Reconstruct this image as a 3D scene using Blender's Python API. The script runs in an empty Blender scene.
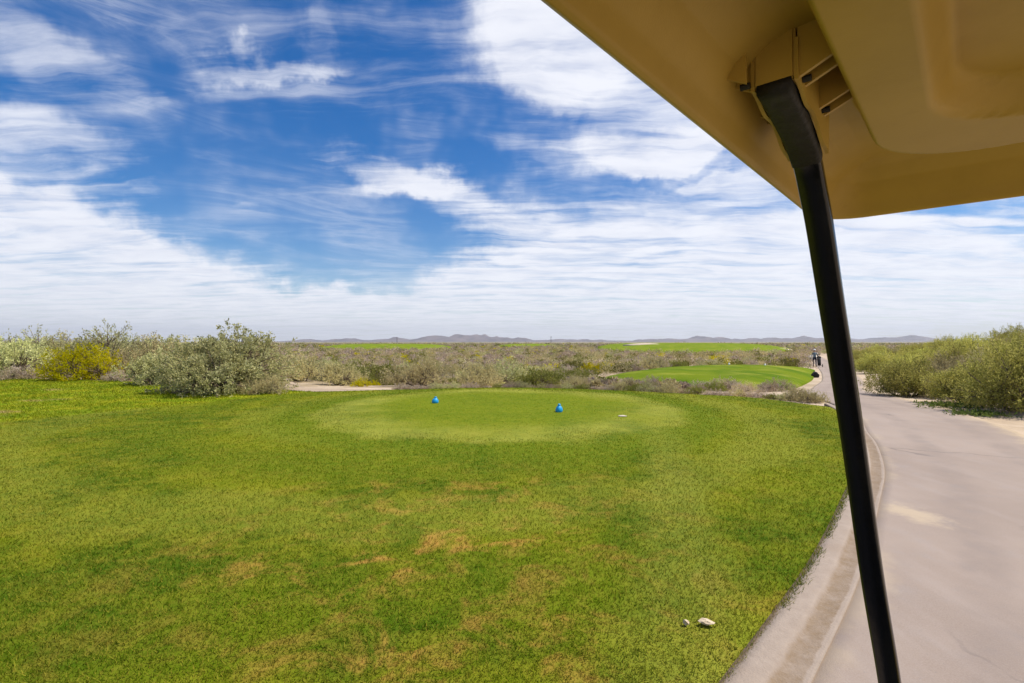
import bpy, bmesh, math, random
import numpy as np
from mathutils import Vector, Matrix
R_ = math.radians
sc = bpy.context.scene
col = sc.collection
rng = np.random.default_rng(7)
random.seed(7)

# ------------------------------------------------------------------ materials
class NT:
    """tiny helper for node trees"""
    def __init__(s, tree): s.t = tree
    def n(s, typ, ins=None, **props):
        nd = s.t.nodes.new(typ)
        for k, v in props.items(): setattr(nd, k, v)
        for k, v in (ins or {}).items():
            sock = nd.inputs[k]
            if hasattr(v, 'is_linked'): s.t.links.new(v, sock)
            else: sock.default_value = v
        return nd
    def math(s, op, a, b=0.0, c=None, clamp=False):
        d = {0: a, 1: b}
        if c is not None: d[2] = c
        return s.n('ShaderNodeMath', d, operation=op, use_clamp=clamp).outputs[0]
    def vmath(s, op, a, b=(0, 0, 0)):
        nd = s.n('ShaderNodeVectorMath', {0: a, 1: b}, operation=op)
        return nd.outputs['Value'] if op in ('LENGTH', 'DOT_PRODUCT', 'DISTANCE') else nd.outputs[0]
    def noise(s, vec, scale, detail=4, rough=.55, dist=0.0):
        return s.n('ShaderNodeTexNoise', {'Vector': vec, 'Scale': scale, 'Detail': detail, 'Roughness': rough, 'Distortion': dist}).outputs[0]
    def step(s, x, a, b, lo=0.0, hi=1.0):
        return s.n('ShaderNodeMapRange', {'Value': x, 'From Min': a, 'From Max': b, 'To Min': lo, 'To Max': hi}, interpolation_type='SMOOTHSTEP').outputs[0]
    def mix(s, f, a, b):
        nd = s.n('ShaderNodeMix', data_type='RGBA')
        for k, v in ((0, f), (6, a), (7, b)):
            if hasattr(v, 'is_linked'): s.t.links.new(v, nd.inputs[k])
            else: nd.inputs[k].default_value = v if k == 0 else (tuple(v) + (1,))[:4]
        return nd.outputs[2]
    def mapping(s, vec, loc=(0, 0, 0), rot=(0, 0, 0), scale=(1, 1, 1)):
        return s.n('ShaderNodeMapping', {'Vector': vec, 'Location': loc, 'Rotation': rot, 'Scale': scale}).outputs[0]

def new_mat(name):
    m = bpy.data.materials.new(name); m.use_nodes = True
    m.node_tree.nodes.clear()
    return m, NT(m.node_tree)

def finish(t, color, rough=.9, spec=.2, bump=None, bstr=.5, bdist=.02, extra=None):
    ins = {'Base Color': color if hasattr(color, 'is_linked') else tuple(color) + (1,), 'Roughness': rough, 'Specular IOR Level': spec}
    ins.update(extra or {})
    if bump is not None:
        ins['Normal'] = t.n('ShaderNodeBump', {'Height': bump, 'Strength': bstr, 'Distance': bdist}).outputs[0]
    b = t.n('ShaderNodeBsdfPrincipled', ins)
    t.n('ShaderNodeOutputMaterial', {'Surface': b.outputs[0]})

def pos(t): return t.n('ShaderNodeNewGeometry').outputs['Position']

def mat_foliage(name, c1, c2, c3, transl=.3, noise_scale=2.2):
    m, t = new_mat(name)
    g = t.n('ShaderNodeNewGeometry'); oi = t.n('ShaderNodeObjectInfo')
    tc = t.n('ShaderNodeTexCoord').outputs['Object']
    c = t.mix(g.outputs['Random Per Island'], c1, c2)
    nz = t.noise(t.vmath('ADD', tc, oi.outputs['Location']), noise_scale, 2)
    c = t.mix(t.step(nz, .42, .66, 0, .75), c, c3)
    wide = t.noise(pos(t), .22, 4, .65)
    hsv = t.n('ShaderNodeHueSaturation', {'Color': c, 'Value': t.math('MULTIPLY', t.math('MULTIPLY_ADD', oi.outputs['Random'], .5, .72), t.step(wide, .32, .66, .72, 1.08)),
                                         'Hue': t.math('MULTIPLY_ADD', oi.outputs['Random'], .02, .49)})
    d = t.n('ShaderNodeBsdfDiffuse', {'Color': hsv.outputs[0], 'Roughness': .6})
    tr = t.n('ShaderNodeBsdfTranslucent', {'Color': hsv.outputs[0]})
    mx = t.n('ShaderNodeMixShader', {0: transl, 1: d.outputs[0], 2: tr.outputs[0]})
    t.n('ShaderNodeOutputMaterial', {'Surface': mx.outputs[0]})
    return m

def mat_plain(name, color, rough=.8, spec=.3, nscale=None, namp=.25, bump=0):
    m, t = new_mat(name)
    c = tuple(color); hgt = None
    if nscale:
        tc = t.n('ShaderNodeTexCoord').outputs['Object']
        nz = t.noise(tc, nscale, 5)
        c = t.mix(nz, tuple(x * (1 - namp) for x in color), tuple(min(1, x * (1 + namp)) for x in color))
        if bump: hgt = nz
    finish(t, c, rough, spec, hgt, bump or .3, .01)
    return m

TEE = (-0.25, 11.2)
def turf_color(t, blades):
    """colour of mown turf from world position: worn, dry and mown areas"""
    P = pos(t)
    xy = t.n('ShaderNodeSeparateXYZ', {0: P})
    flat = t.n('ShaderNodeCombineXYZ', {0: xy.outputs[0], 1: xy.outputs[1], 2: 0.0}).outputs[0]
    big = t.noise(flat, .45, 4, .6)
    mid = t.noise(flat, 1.7, 4, .65, .4)
    fine = t.noise(flat, 9.0, 4, .7)
    c = t.mix(t.step(big, .40, .60), (.036, .084, .002), (.135, .165, .004))
    c = t.mix(t.step(mid, .42, .70, 0, .85), c, (.19, .195, .010))
    # dry brownish thatch, mostly in the worn area in front
    worn = t.step(t.vmath('DISTANCE', t.mapping(flat, (.25, -1.9, 0), (0, 0, 0), (.62, .55, 1)), (0, 0, 0)), 1.7, .2)
    dry = t.math('MULTIPLY', t.step(t.noise(flat, 2.6, 5, .7, .6), .47, .66), t.math('MULTIPLY_ADD', worn, .85, .16))
    c = t.mix(dry, c, (.37, .19, .045))
    # mown tee: pale outer cut and a darker inner one
    wob = t.math('MULTIPLY', t.math('SUBTRACT', t.noise(flat, .55, 5, .6), .5), 1.7)
    d = t.math('ADD', t.vmath('DISTANCE', t.mapping(flat, (-TEE[0] * 1.08, -TEE[1], 0), (0, 0, 0), (1.08, 1, 1)), (0, 0, 0)), wob)
    ring = t.math('MULTIPLY', t.step(d, 4.4, 3.85), t.step(d, 2.2, 3.3))
    inner = t.step(d, 3.5, 2.2)
    rp = t.step(t.noise(flat, .32, 3, .6), .38, .56, .5, 1)
    c = t.mix(t.math('MULTIPLY', t.math('MULTIPLY', ring, rp), t.math('MULTIPLY_ADD', mid, .9, .1)), c, (.30, .31, .055))
    c = t.mix(t.math('MULTIPLY', inner, .75), c, (.115, .165, .004))
    dark = t.math('MULTIPLY', t.step(d, 5.6, 4.4), t.step(d, 3.9, 4.3))
    band = t.math('SINE', t.math('MULTIPLY', t.math('ADD', d, t.math('MULTIPLY', xy.outputs[0], .25)), 2.1))
    bandw = t.math('MULTIPLY', t.step(d, 4.2, 5.0), t.step(big, .3, .6, .3, 1))
    c = t.mix(t.math('MULTIPLY', bandw, t.step(band, .1, .9, 0, .5)), c, (.21, .225, .03))
    c = t.mix(t.math('MULTIPLY', bandw, t.step(band, -.1, -.9, 0, .45)), c, (.045, .10, .002))
    c = t.mix(t.math('MULTIPLY', dark, .7), c, (.085, .140, .004))
    # pale track worn by carts crossing the turf
    lx = t.math('ADD', xy.outputs[0], t.math('MULTIPLY_ADD', xy.outputs[1], -.28, -.15))
    trk = t.math('MULTIPLY', t.step(t.math('ABSOLUTE', t.math('ADD', lx, t.math('MULTIPLY', wob, .6))), .5, .1), t.step(xy.outputs[1], 11, 5.5))
    c = t.mix(t.math('MULTIPLY', trk, t.math('MULTIPLY_ADD', mid, .7, 0.0)), c, (.25, .255, .045))
    # unmown, brighter rough on the far left
    side = t.math('SUBTRACT', t.math('SUBTRACT', xy.outputs[1], 9.1), t.math('MULTIPLY', t.math('ADD', xy.outputs[0], 9.1), 1.65))
    rg = t.math('MULTIPLY', t.step(t.math('ADD', side, t.math('MULTIPLY', wob, .6)), -.2, .6), t.step(xy.outputs[0], -3.5, -5.5))
    rc = t.mix(t.step(t.noise(flat, 1.3, 5, .65), .4, .66), (.135, .21, .004), (.30, .30, .010))
    rc = t.mix(t.step(t.noise(t.mapping(flat, (3, 1, 0), (0, 0, .3), (.5, 1.2, 1)), .75, 4, .6), .60, .72), rc, (.42, .29, .14))
    c = t.mix(rg, c, rc)
    c = t.mix(t.step(fine, .25, .8, 0, .5), c, t.mix(fine, (.07, .10, .004), (.34, .32, .03)))
    if blades:
        rnd = t.n('ShaderNodeNewGeometry').outputs['Random Per Island']
        c = t.mix(t.step(rnd, .45, 1.0, 0, .75), c, (.38, .33, .04))
        c = t.mix(t.step(rnd, .40, 0, 0, .7), c, (.032, .085, .001))
    return c, fine
def mat_turf(name, blades=False):
    m, t = new_mat(name)
    c, f = turf_color(t, blades)
    if blades:
        d = t.n('ShaderNodeBsdfDiffuse', {'Color': c}); tr = t.n('ShaderNodeBsdfTranslucent', {'Color': c})
        mx = t.n('ShaderNodeMixShader', {0: .35, 1: d.outputs[0], 2: tr.outputs[0]})
        t.n('ShaderNodeOutputMaterial', {'Surface': mx.outputs[0]})
    else: finish(t, c, .95, .05, t.noise(pos(t), 140, 3, .7), .4, .01)
    return m

def mat_far_turf(name, a, b, stripe=.0):
    m, t = new_mat(name); P = pos(t)
    c = t.mix(t.step(t.noise(t.mapping(P, scale=(1, .5, 1)), .35, 5, .6), .35, .65), a, b)
    c = t.mix(t.step(t.noise(P, .35, 4, .6), .48, .7, 0, .7), c, (.28, .28, .04))
    finish(t, c, .95, .05, t.noise(P, 14, 3, .7), .7, .05)
    return m

def mat_desert():
    m, t = new_mat('desert_soil'); P = pos(t)
    xy = t.n('ShaderNodeSeparateXYZ', {0: P})
    c = t.mix(t.step(t.noise(P, .7, 6, .65), .3, .7), (.40, .30, .205), (.56, .445, .33))
    # plant litter and low growth over the open desert, denser away from the sandy verges
    lit = t.step(t.noise(P, .33, 6, .7), .40, .58)
    far = t.math('MULTIPLY', t.step(xy.outputs[1], 13, 19), t.step(xy.outputs[0], 26, 8))
    c = t.mix(t.math('MULTIPLY', t.math('MULTIPLY', lit, far), .8), c, (.24, .185, .10))
    vfar = t.step(xy.outputs[1], 120, 500)
    sc1 = t.noise(t.mapping(P, scale=(.4, 1, 1)), .06, 6, .7)
    c2 = t.mix(t.step(sc1, .38, .62), (.115, .11, .035), (.235, .185, .105))
    c = t.mix(t.math('MULTIPLY', vfar, .85), c, c2)
    pale = t.math('MULTIPLY', t.step(t.noise(t.mapping(P, scale=(.15, 1, 1)), .004, 3), .5, .6), t.step(xy.outputs[1], 700, 1800))
    c = t.mix(t.math('MULTIPLY', pale, .35), c, (.42, .35, .25))
    finish(t, c, .95, .1, t.noise(P, 5, 6, .7), .6, .06)
    return m

def mat_path():
    m, t = new_mat('worn_asphalt'); P = pos(t)
    c = t.mix(t.step(t.noise(P, .55, 5, .6), .3, .7), (.255, .193, .152), (.325, .25, .20))
    c = t.mix(t.step(t.noise(t.mapping(P, rot=(0, 0, R_(38)), scale=(2.6, .5, 1)), 1.3, 5, .65), .46, .78, 0, .45), c, (.345, .28, .24))
    c = t.mix(t.step(t.noise(P, 3.2, 5, .7), .5, .78, 0, .45), c, (.27, .235, .22))
    g = t.noise(P, 130, 3, .8)
    c = t.mix(t.step(g, .35, .75, 0, .55), c, (.36, .295, .255))
    c = t.mix(t.step(t.noise(P, 75, 2, .6), .62, .78, 0, .5), c, (.20, .17, .16))
    # blown sand spilled over the surface from the kerb gap, and along the far verge
    la0 = t.math('ADD', t.n('ShaderNodeAttribute', attribute_name='lat').outputs['Fac'], t.math('MULTIPLY', t.math('SUBTRACT', t.noise(P, .9, 3), .5), .25))
    for lc in (.62, 1.52):
        c = t.mix(t.math('MULTIPLY', t.step(t.math('ABSOLUTE', t.math('SUBTRACT', la0, lc)), .22, .04), t.step(t.noise(P, 1.6, 5, .7), .35, .7, .1, .5)), c, (.21, .165, .14))
    vor = t.n('ShaderNodeTexVoronoi', {'Vector': t.vmath('ADD', P, t.vmath('MULTIPLY', t.n('ShaderNodeTexNoise', {'Vector': P, 'Scale': 2.2, 'Detail': 6.0}).outputs['Color'], (.5, .5, 0))), 'Scale': .42}, feature='DISTANCE_TO_EDGE').outputs['Distance']
    crack = t.math('MULTIPLY', t.step(vor, .010, .002), t.step(t.noise(P, .8, 3), .48, .6))
    c = t.mix(t.math('MULTIPLY', crack, .55), c, (.14, .11, .095))
    sp2 = t.math('ADD', t.vmath('LENGTH', t.mapping(P, (-3.42 * 1.5, -4.42 * .9, 0), (0, 0, 0), (1.5, .9, 0))), t.math('MULTIPLY', t.math('SUBTRACT', t.noise(P, 4.5, 6, .75), .5), .95))
    c = t.mix(t.step(sp2, .40, .08, 0, .8), c, (.45, .35, .24))
    lat = t.math('ADD', t.n('ShaderNodeAttribute', attribute_name='lat').outputs['Fac'], t.math('MULTIPLY', t.math('SUBTRACT', t.noise(P, 1.1, 6, .7), .5), .9))
    c = t.mix(t.step(lat, 1.80, 2.15, 0, .9), c, (.43, .33, .22))
    c = t.mix(t.step(lat, .16, -.02, 0, .6), c, (.40, .31, .22))
    finish(t, c, .85, .25, g, .35, .006)
    return m

def mat_kerb():
    m, t = new_mat('kerb_concrete'); P = pos(t)
    n1 = t.noise(P, 14, 6, .7); n2 = t.noise(P, 3.5, 5, .65)
    c = t.mix(n1, (.23, .178, .14), (.40, .325, .265))
    c = t.mix(t.step(n2, .5, .7, 0, .6), c, (.27, .205, .155))
    lat = t.math('ADD', t.n('ShaderNodeAttribute', attribute_name='lat').outputs['Fac'], t.math('MULTIPLY', t.math('SUBTRACT', n2, .5), .03))
    lat = t.math('ADD', lat, t.math('MULTIPLY', t.math('SUBTRACT', n1, .5), .022))
    dirt = t.math('MULTIPLY', t.step(lat, -.128, -.105), t.step(lat, -.008, -.022))
    dc = t.mix(t.noise(P, 40, 5, .75), (.13, .084, .045), (.26, .18, .105))
    c = t.mix(t.math('MULTIPLY', dirt, t.step(t.noise(P, 8, 6, .75), .25, .7, .2, .85)), c, dc)
    c = t.mix(t.step(lat, -.235, -.255, 0, .8), c, (.20, .13, .07))
    finish(t, c, .92, .15, t.math('ADD', n1, t.noise(P, 90, 3, .7)), .6, .008)
    return m

M = {}
M['turf'] = mat_turf('mown_turf'); M['blades'] = mat_turf('grass_blades', True)
M['green'] = mat_far_turf('second_tee_turf', (.075, .135, .003), (.135, .18, .006))
M['fairway'] = mat_far_turf('fairway_turf', (.105, .17, .003), (.17, .21, .008))
M['desert'] = mat_desert(); M['path'] = mat_path()
M['kerb'] = mat_kerb()
M['dirt'] = mat_plain('gutter_dirt', (.27, .195, .125), .95, .1, 22, .5, .6)
M['edge_soil'] = mat_plain('turf_edge_soil', (.13, .085, .035), .95, .1, 20, .4, .6)
M['bunker'] = mat_plain('bunker_sand', (.50, .405, .30), .95, .1, .8, .2)
M['track'] = mat_plain('track_sand', (.37, .285, .205), .95, .1, 1.4, .3, .3)
M['sage'] = mat_foliage('sage_leaf', (.38, .385, .14), (.80, .76, .40), (.60, .57, .23), .33)
M['olive'] = mat_foliage('olive_leaf', (.31, .32, .05), (.76, .70, .21), (.62, .56, .15), .42)
M['straw'] = mat_foliage('straw_leaf', (.42, .37, .15), (.78, .67, .36), (.62, .52, .25), .38)
M['creosote'] = mat_foliage('creosote_leaf', (.15, .17, .03), (.40, .38, .10), (.30, .30, .06), .3)
M['dry'] = mat_foliage('dry_twig', (.40, .31, .23), (.78, .65, .53), (.55, .41, .22), .3)
M['yellow'] = mat_foliage('yellow_flower', (.44, .46, .008), (.95, .80, .012), (.72, .62, .008), .5)
M['scrub'] = mat_foliage('scrub_leaf', (.2, .2, .05), (.45, .4, .2), (.33, .3, .12), .3, .35)
M['weed'] = mat_foliage('weed_leaf', (.10, .15, .03), (.25, .29, .07), (.18, .22, .05), .3)
M['bark'] = mat_plain('grey_bark', (.16, .12, .085), .9, .1, 20, .4, .4)
M['strut'] = mat_plain('black_paint', (.006, .006, .007), .22, .5, 60, .4, .05)
M['sleeve'] = mat_plain('black_rubber', (.012, .012, .011), .62, .35, 45, .8, .5)
M['bolt'] = mat_plain('black_bolt', (.01, .009, .008), .5, .4, 50)
M['tyre'] = mat_plain('tyre_rubber', (.02, .02, .02), .8, .2, 40)
M['seat'] = mat_plain('seat_vinyl', (.40, .33, .22), .55, .3, 30, .1, .1)
M['blue'] = mat_plain('blue_enamel', (.010, .29, .60), .42, .4, 25, .12, .05)
M['white'] = mat_plain('white_enamel', (.78, .78, .75), .5, .4, 25, .06)
M['chip'] = mat_plain('pale_chip', (.58, .46, .32), .85, .2, 60, .35, .5)
M['plate'] = mat_plain('pale_stone', (.46, .40, .32), .85, .2, 40, .2, .3)
M['rock'] = mat_plain('dark_rock', (.030, .028, .026), .85, .2, 9, .5, .6)
M['palerock'] = mat_plain('pale_rock', (.62, .54, .44), .9, .2, 6, .3, .6)
M['pole'] = mat_plain('pole_wood', (.10, .075, .06), .9, .1, 3)
def mat_roof():
    m, t = new_mat('beige_plastic'); tc = t.n('ShaderNodeTexCoord').outputs['Object']
    c = t.mix(t.step(t.noise(tc, 3.5, 5, .6), .3, .7), (.375, .25, .040), (.445, .30, .055))
    c = t.mix(t.step(t.noise(tc, 22, 5, .7), .58, .8, 0, .3), c, (.31, .205, .034))
    finish(t, c, .52, .35, t.math('ADD', t.noise(tc, 420, 2), t.math('MULTIPLY', t.noise(tc, 9, 5, .7), 3.0)), .12, .002)
    return m
M['roof'] = mat_roof()

# ------------------------------------------------------------------ object helpers
def link(o, parent=None):
    col.objects.link(o)
    if parent is not None: o.parent = parent
    return o
def mesh_obj(name, V, F, mat, parent=None, smooth=False, mats=None, fmat=None):
    me = bpy.data.meshes.new(name)
    me.from_pydata([tuple(map(float, v)) for v in V] if not isinstance(V, np.ndarray) else V.tolist(), [], F if isinstance(F, list) else F.tolist())
    for mm in (mats or [mat]): me.materials.append(mm)
    if fmat is not None: me.polygons.foreach_set('material_index', np.asarray(fmat, dtype=np.int32))
    if smooth: me.polygons.foreach_set('use_smooth', np.ones(len(me.polygons), dtype=bool))
    me.update()
    return link(bpy.data.objects.new(name, me), parent)
def bm_obj(name, bm, mat, parent=None, smooth=False):
    me = bpy.data.meshes.new(name); bm.to_mesh(me); bm.free(); me.materials.append(mat)
    if smooth: me.polygons.foreach_set('use_smooth', np.ones(len(me.polygons), dtype=bool))
    return link(bpy.data.objects.new(name, me), parent)
def thing(name, label, cat, loc=(0, 0, 0), rz=0, group=None):
    o = bpy.data.objects.new(name, None); o.empty_display_size = .1; link(o)
    o.location = loc; o.rotation_euler = (0, 0, rz); tag(o, label, cat, group)
    return o
def tag(o, label=None, cat=None, group=None, kind=None):
    if label: o['label'] = label
    if cat: o['category'] = cat
    if group: o['group'] = group
    if kind: o['kind'] = kind
    return o
def struct(o): o['kind'] = 'structure'; return o

def sstep(a, b, x):
    t = np.clip((np.asarray(x, float) - a) / (b - a), 0, 1); return t * t * (3 - 2 * t)
def vnoise(x, y, seed=0):
    """smooth value noise"""
    xi = np.floor(x).astype(np.int64); yi = np.floor(y).astype(np.int64); fx = x - xi; fy = y - yi
    def hsh(a, b):
        v = np.sin(a * 127.1 + b * 311.7 + seed * 74.7) * 43758.5453; return v - np.floor(v)
    fx = fx * fx * (3 - 2 * fx); fy = fy * fy * (3 - 2 * fy)
    return (hsh(xi, yi) * (1 - fx) + hsh(xi + 1, yi) * fx) * (1 - fy) + (hsh(xi, yi + 1) * (1 - fx) + hsh(xi + 1, yi + 1) * fx) * fy
def catmull(pts, n=8, closed=False):
    P = np.array(pts, float); out = []; N = len(P)
    for i in range(N if closed else N - 1):
        if closed: p0, p1, p2, p3 = P[(i - 1) % N], P[i], P[(i + 1) % N], P[(i + 2) % N]
        else: p0, p1, p2, p3 = P[max(i - 1, 0)], P[i], P[i + 1], P[min(i + 2, N - 1)]
        for k in range(n):
            t = k / n
            out.append(.5 * (2 * p1 + (p2 - p0) * t + (2 * p0 - 5 * p1 + 4 * p2 - p3) * t * t + (3 * p1 - p0 - 3 * p2 + p3) * t ** 3))
    if not closed: out.append(P[-1])
    return np.array(out)
def resample(P, step):
    d = np.r_[0, np.cumsum(np.linalg.norm(np.diff(P, axis=0), axis=1))]
    s = np.linspace(0, d[-1], max(2, int(d[-1] / step)))
    return np.stack([np.interp(s, d, P[:, k]) for k in range(P.shape[1])], 1)
def normals_right(P):
    T = np.gradient(P, axis=0); T /= np.linalg.norm(T, axis=1)[:, None]
    return np.stack([T[:, 1], -T[:, 0]], 1)
def inside_poly(x, y, poly):
    ins = np.zeros(np.shape(x), bool); px, py = poly[:, 0], poly[:, 1]; j = len(poly) - 1
    for i in range(len(poly)):
        c = ((py[i] > y) != (py[j] > y)) & (x < (px[j] - px[i]) * (y - py[i]) / (py[j] - py[i] + 1e-12) + px[i])
        ins ^= c; j = i
    return ins
def dist_line(x, y, P):
    """distance to polyline and signed side (right positive)"""
    x = np.asarray(x, float).ravel(); y = np.asarray(y, float).ravel()
    if x.size == 1:
        a = P[:-1]; d = P[1:] - a; t = np.clip(((x[0] - a[:, 0]) * d[:, 0] + (y[0] - a[:, 1]) * d[:, 1]) / (d ** 2).sum(1), 0, 1)
        e = np.array([x[0], y[0]]) - a - d * t[:, None]; q = (e ** 2).sum(1); i = int(q.argmin())
        return np.array([math.sqrt(q[i]) * (1 if d[i, 0] * (y[0] - a[i, 1]) - d[i, 1] * (x[0] - a[i, 0]) < 0 else -1)])
    if x.size > 5000:
        near = (x > -60) & (x < 260) & (y > -60) & (y < 260); out = np.full(x.shape, -1e6)
        for s in np.array_split(np.nonzero(near)[0], max(1, near.sum() // 4000)):
            if len(s): out[s] = dist_line(x[s], y[s], P)
        return out
    best = np.full(x.shape, 1e18); sd = np.zeros(x.shape)
    for i in range(len(P) - 1):
        a, b = P[i], P[i + 1]; d = b - a; L = d @ d
        t = np.clip(((x - a[0]) * d[0] + (y - a[1]) * d[1]) / L, 0, 1)
        ex = x - a[0] - t * d[0]; ey = y - a[1] - t * d[1]; q = ex * ex + ey * ey
        s = np.where(d[0] * (y - a[1]) - d[1] * (x - a[0]) < 0, 1.0, -1.0)
        m = q < best; best = np.where(m, q, best); sd = np.where(m, s, sd)
    return np.sqrt(best) * sd

# ------------------------------------------------------------------ layout (metres; the eye is 1.5 m above the path at 0,0)
EDGE = catmull([(-3.73, -3.37), (-.41, .365), (1.31, 2.25), (2.24, 3.3), (3.46, 4.83), (4.3, 5.93), (5.24, 7.38), (5.75, 8.3), (6.75, 10), (7.5, 11.8),
                (8.2, 14), (9.3, 16.5), (10.9, 19.3), (14.5, 24.7), (19.4, 32), (31, 52), (52, 90)], 6)
EDGE = resample(EDGE, .35)
PW = 2.1
RIGHT = EDGE + normals_right(EDGE) * PW
MIDL = EDGE + normals_right(EDGE) * PW / 2
MIDC = resample(MIDL, 1.2)
def dune(x, y):
    s = dist_line(x, y, MIDC).reshape(np.shape(x)) - PW / 2 - .5
    s = np.clip(s, 0, 60)
    b = .30 * sstep(0, 2.0, s) + 1.75 * sstep(1.2, 9, s) + 1.6 * sstep(8, 22, s) - 2.3 * sstep(26, 60, s)
    return b * sstep(-6, 2, y) * (1 - .6 * sstep(18, 60, y)) * (1 - sstep(60, 140, y))
def height(x, y):
    x = np.asarray(x, float); y = np.asarray(y, float)
    ye = y - 8 * sstep(-5.5, -12, x) + 2.6 * sstep(3, 8, x)
    h = -.75 * sstep(15.6, 28, ye) - .35 * sstep(28, 60, ye) - .9 * sstep(60, 200, y) - 3.0 * sstep(250, 1500, y)
    h = h + np.where(x > 0, dune(x, y), 0)
    h = h + .05 * sstep(5.4, 2.9, np.hypot((x - TEE[0]) * 1.08, y - TEE[1]))
    open_ = sstep(20, 40, ye) * (1 - sstep(250, 700, y))
    far = np.abs(dist_line(x, y, MIDC).reshape(np.shape(x)))
    h = h + open_ * sstep(2, 6, far) * (vnoise(x / 7, y / 7, 3) - .5) * .5
    return h
def hz(x, y): return float(height(np.array([x]), np.array([y]))[0])

# ------------------------------------------------------------------ setting
def grid_axis(a, lim_lo, lim_hi, n):
    t = np.linspace(math.asinh(lim_lo / a), math.asinh(lim_hi / a), n); return a * np.sinh(t)
gx = grid_axis(14, -16000, 16000, 460); gy = grid_axis(14, -400, 15500, 380)
X, Y = np.meshgrid(gx, gy); Z = height(X.ravel(), Y.ravel()).reshape(X.shape)
V = np.stack([X.ravel(), Y.ravel(), Z.ravel()], 1)
nx, ny = len(gx), len(gy)
ii = (np.arange(ny - 1)[:, None] * nx + np.arange(nx - 1)[None, :]).ravel()
F = np.stack([ii, ii + 1, ii + nx + 1, ii + nx], 1)
struct(mesh_obj('ground', V, F, M['desert'], smooth=True))

def ribbon(name, line, offs, zs, mat, mats=None, strip_mat=None):
    """offs/zs: cross-section (metres to the right of line, metres above the ground)"""
    N = normals_right(line); V = []; n = len(offs)
    for o, z in zip(offs, zs):
        p = line + N * o; V.append(np.c_[p, height(p[:, 0], p[:, 1]) + z])
    V = np.stack(V, 1).reshape(-1, 3); F = []; fm = []
    for i in range(len(line) - 1):
        for k in range(n - 1):
            F.append([i * n + k, i * n + k + 1, (i + 1) * n + k + 1, (i + 1) * n + k]); fm.append(strip_mat[k] if strip_mat else 0)
    o = mesh_obj(name, V, F, mat, smooth=True, mats=mats, fmat=fm)
    at = o.data.attributes.new('lat', 'FLOAT', 'POINT'); at.data.foreach_set('value', np.tile(np.array(offs, dtype=np.float32), len(line)))
    return o
po = [-.02, 0] + list(np.linspace(.1, PW - .1, 12)) + [PW, PW + .03]
struct(ribbon('path', EDGE, po, [-.1] + [.022] * 14 + [-.1], M['path']))
kerb_line = EDGE[(EDGE[:, 1] < 12.0)]
nk = len(kerb_line)
struct(ribbon('kerb', kerb_line, [-.27, -.265, -.20, -.14, -.125, -.112, -.10, -.05, .0, .012, .013], [-.1, .060, .060, .056, .050, .036, .030, .029, .031, .030, -.1], M['kerb']))

def smooth_ring(pts, step, n=8): 
    P = catmull(pts, n, True); return resample(np.vstack([P, P[:1]]), step)[:-1]
def lawn(name, ring, centre, mat, lift, rings, crown=0.0, edge_mat=None, power=1.0, rag=0.0):
    c = np.array(centre, float); n = len(ring); V = []; F = []; fm = []
    if rag: ring = ring + (np.stack([vnoise(ring[:, 0] * 7, ring[:, 1] * 7, 5), vnoise(ring[:, 0] * 7, ring[:, 1] * 7, 9)], 1) - .5) * rag
    ks = [1.0] + list(1 - np.linspace(0, 1, rings + 1)[:-1] ** power * 1.0)
    for j, k in enumerate(ks):
        p = c + (ring - c) * k
        z = height(p[:, 0], p[:, 1]) + (lift + crown * (1 - k ** 4) if j else -.15)
        V.append(np.c_[p, z])
    V = np.vstack(V); V = np.vstack([V, [[c[0], c[1], float(height(c[:1], c[1:])[0]) + lift + crown]]])
    for j in range(len(ks) - 1):
        for i in range(n):
            a, b = j * n + i, j * n + (i + 1) % n
            F.append([a, b, b + n, a + n]); fm.append(1 if (j == 0 and edge_mat) else 0)
    j = len(ks) - 1
    for i in range(n): F.append([j * n + i, j * n + (i + 1) % n, len(V) - 1]); fm.append(0)
    return mesh_obj(name, V, F, mat, smooth=True, mats=[mat] + ([edge_mat] if edge_mat else []), fmat=fm)
lawn_edge = (kerb_line - normals_right(kerb_line) * .235)[::2]
sel = lawn_edge[(lawn_edge[:, 1] > -2.5) & (lawn_edge[:, 1] < 11.6)]
back = [(6.2, 13.2), (5.1, 14), (3, 15.2), (0, 16), (-3.4, 15.4), (-5.6, 14.8), (-6.8, 15.2), (-9, 16), (-12, 17.8), (-17, 19.4), (-20, 20), (-32, 22), (-32, -4)]
LAWN = np.vstack([sel, catmull([sel[-1]] + back, 8)[1:]])
LAWN = resample(np.vstack([LAWN, LAWN[:1]]), .22)[:-1]
struct(lawn('lawn', LAWN, (-5, 8.2), M['turf'], .055, 60, .0, M['edge_soil'], 1.0, .09))
GREEN2 = smooth_ring([(4.4, 25), (5.2, 29.5), (7.6, 33), (12, 40), (20, 46), (26, 45), (22, 37.5), (17.6, 30), (12.6, 23.2), (10.4, 20.6), (8.8, 20.2), (6.6, 21.3)], .5)
struct(lawn('second_tee_lawn', GREEN2, (13, 30), M['green'], .06, 24, .50))
FAIR = [smooth_ring([(24, 118), (48, 112), (78, 140), (150, 290), (150, 370), (75, 390), (36, 220)], 4),
        smooth_ring([(-78, 205), (-52, 172), (-31, 180), (-26, 225), (-42, 300), (-110, 320)], 4),
        smooth_ring([(-8, 270), (6, 262), (26, 295), (32, 360), (-6, 370)], 4)]
FC = [(80, 250), (-55, 235), (10, 315)]
for i in range(3): struct(lawn('fairway', FAIR[i], FC[i], M['fairway'], .25, 14, [2.4, 2.0, 1.7][i]))
struct(lawn('bunker', smooth_ring([(41, 180), (52, 179), (54, 192), (43, 194)], 1), (47.5, 186), M['bunker'], 2.35, 5, .35))
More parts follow.
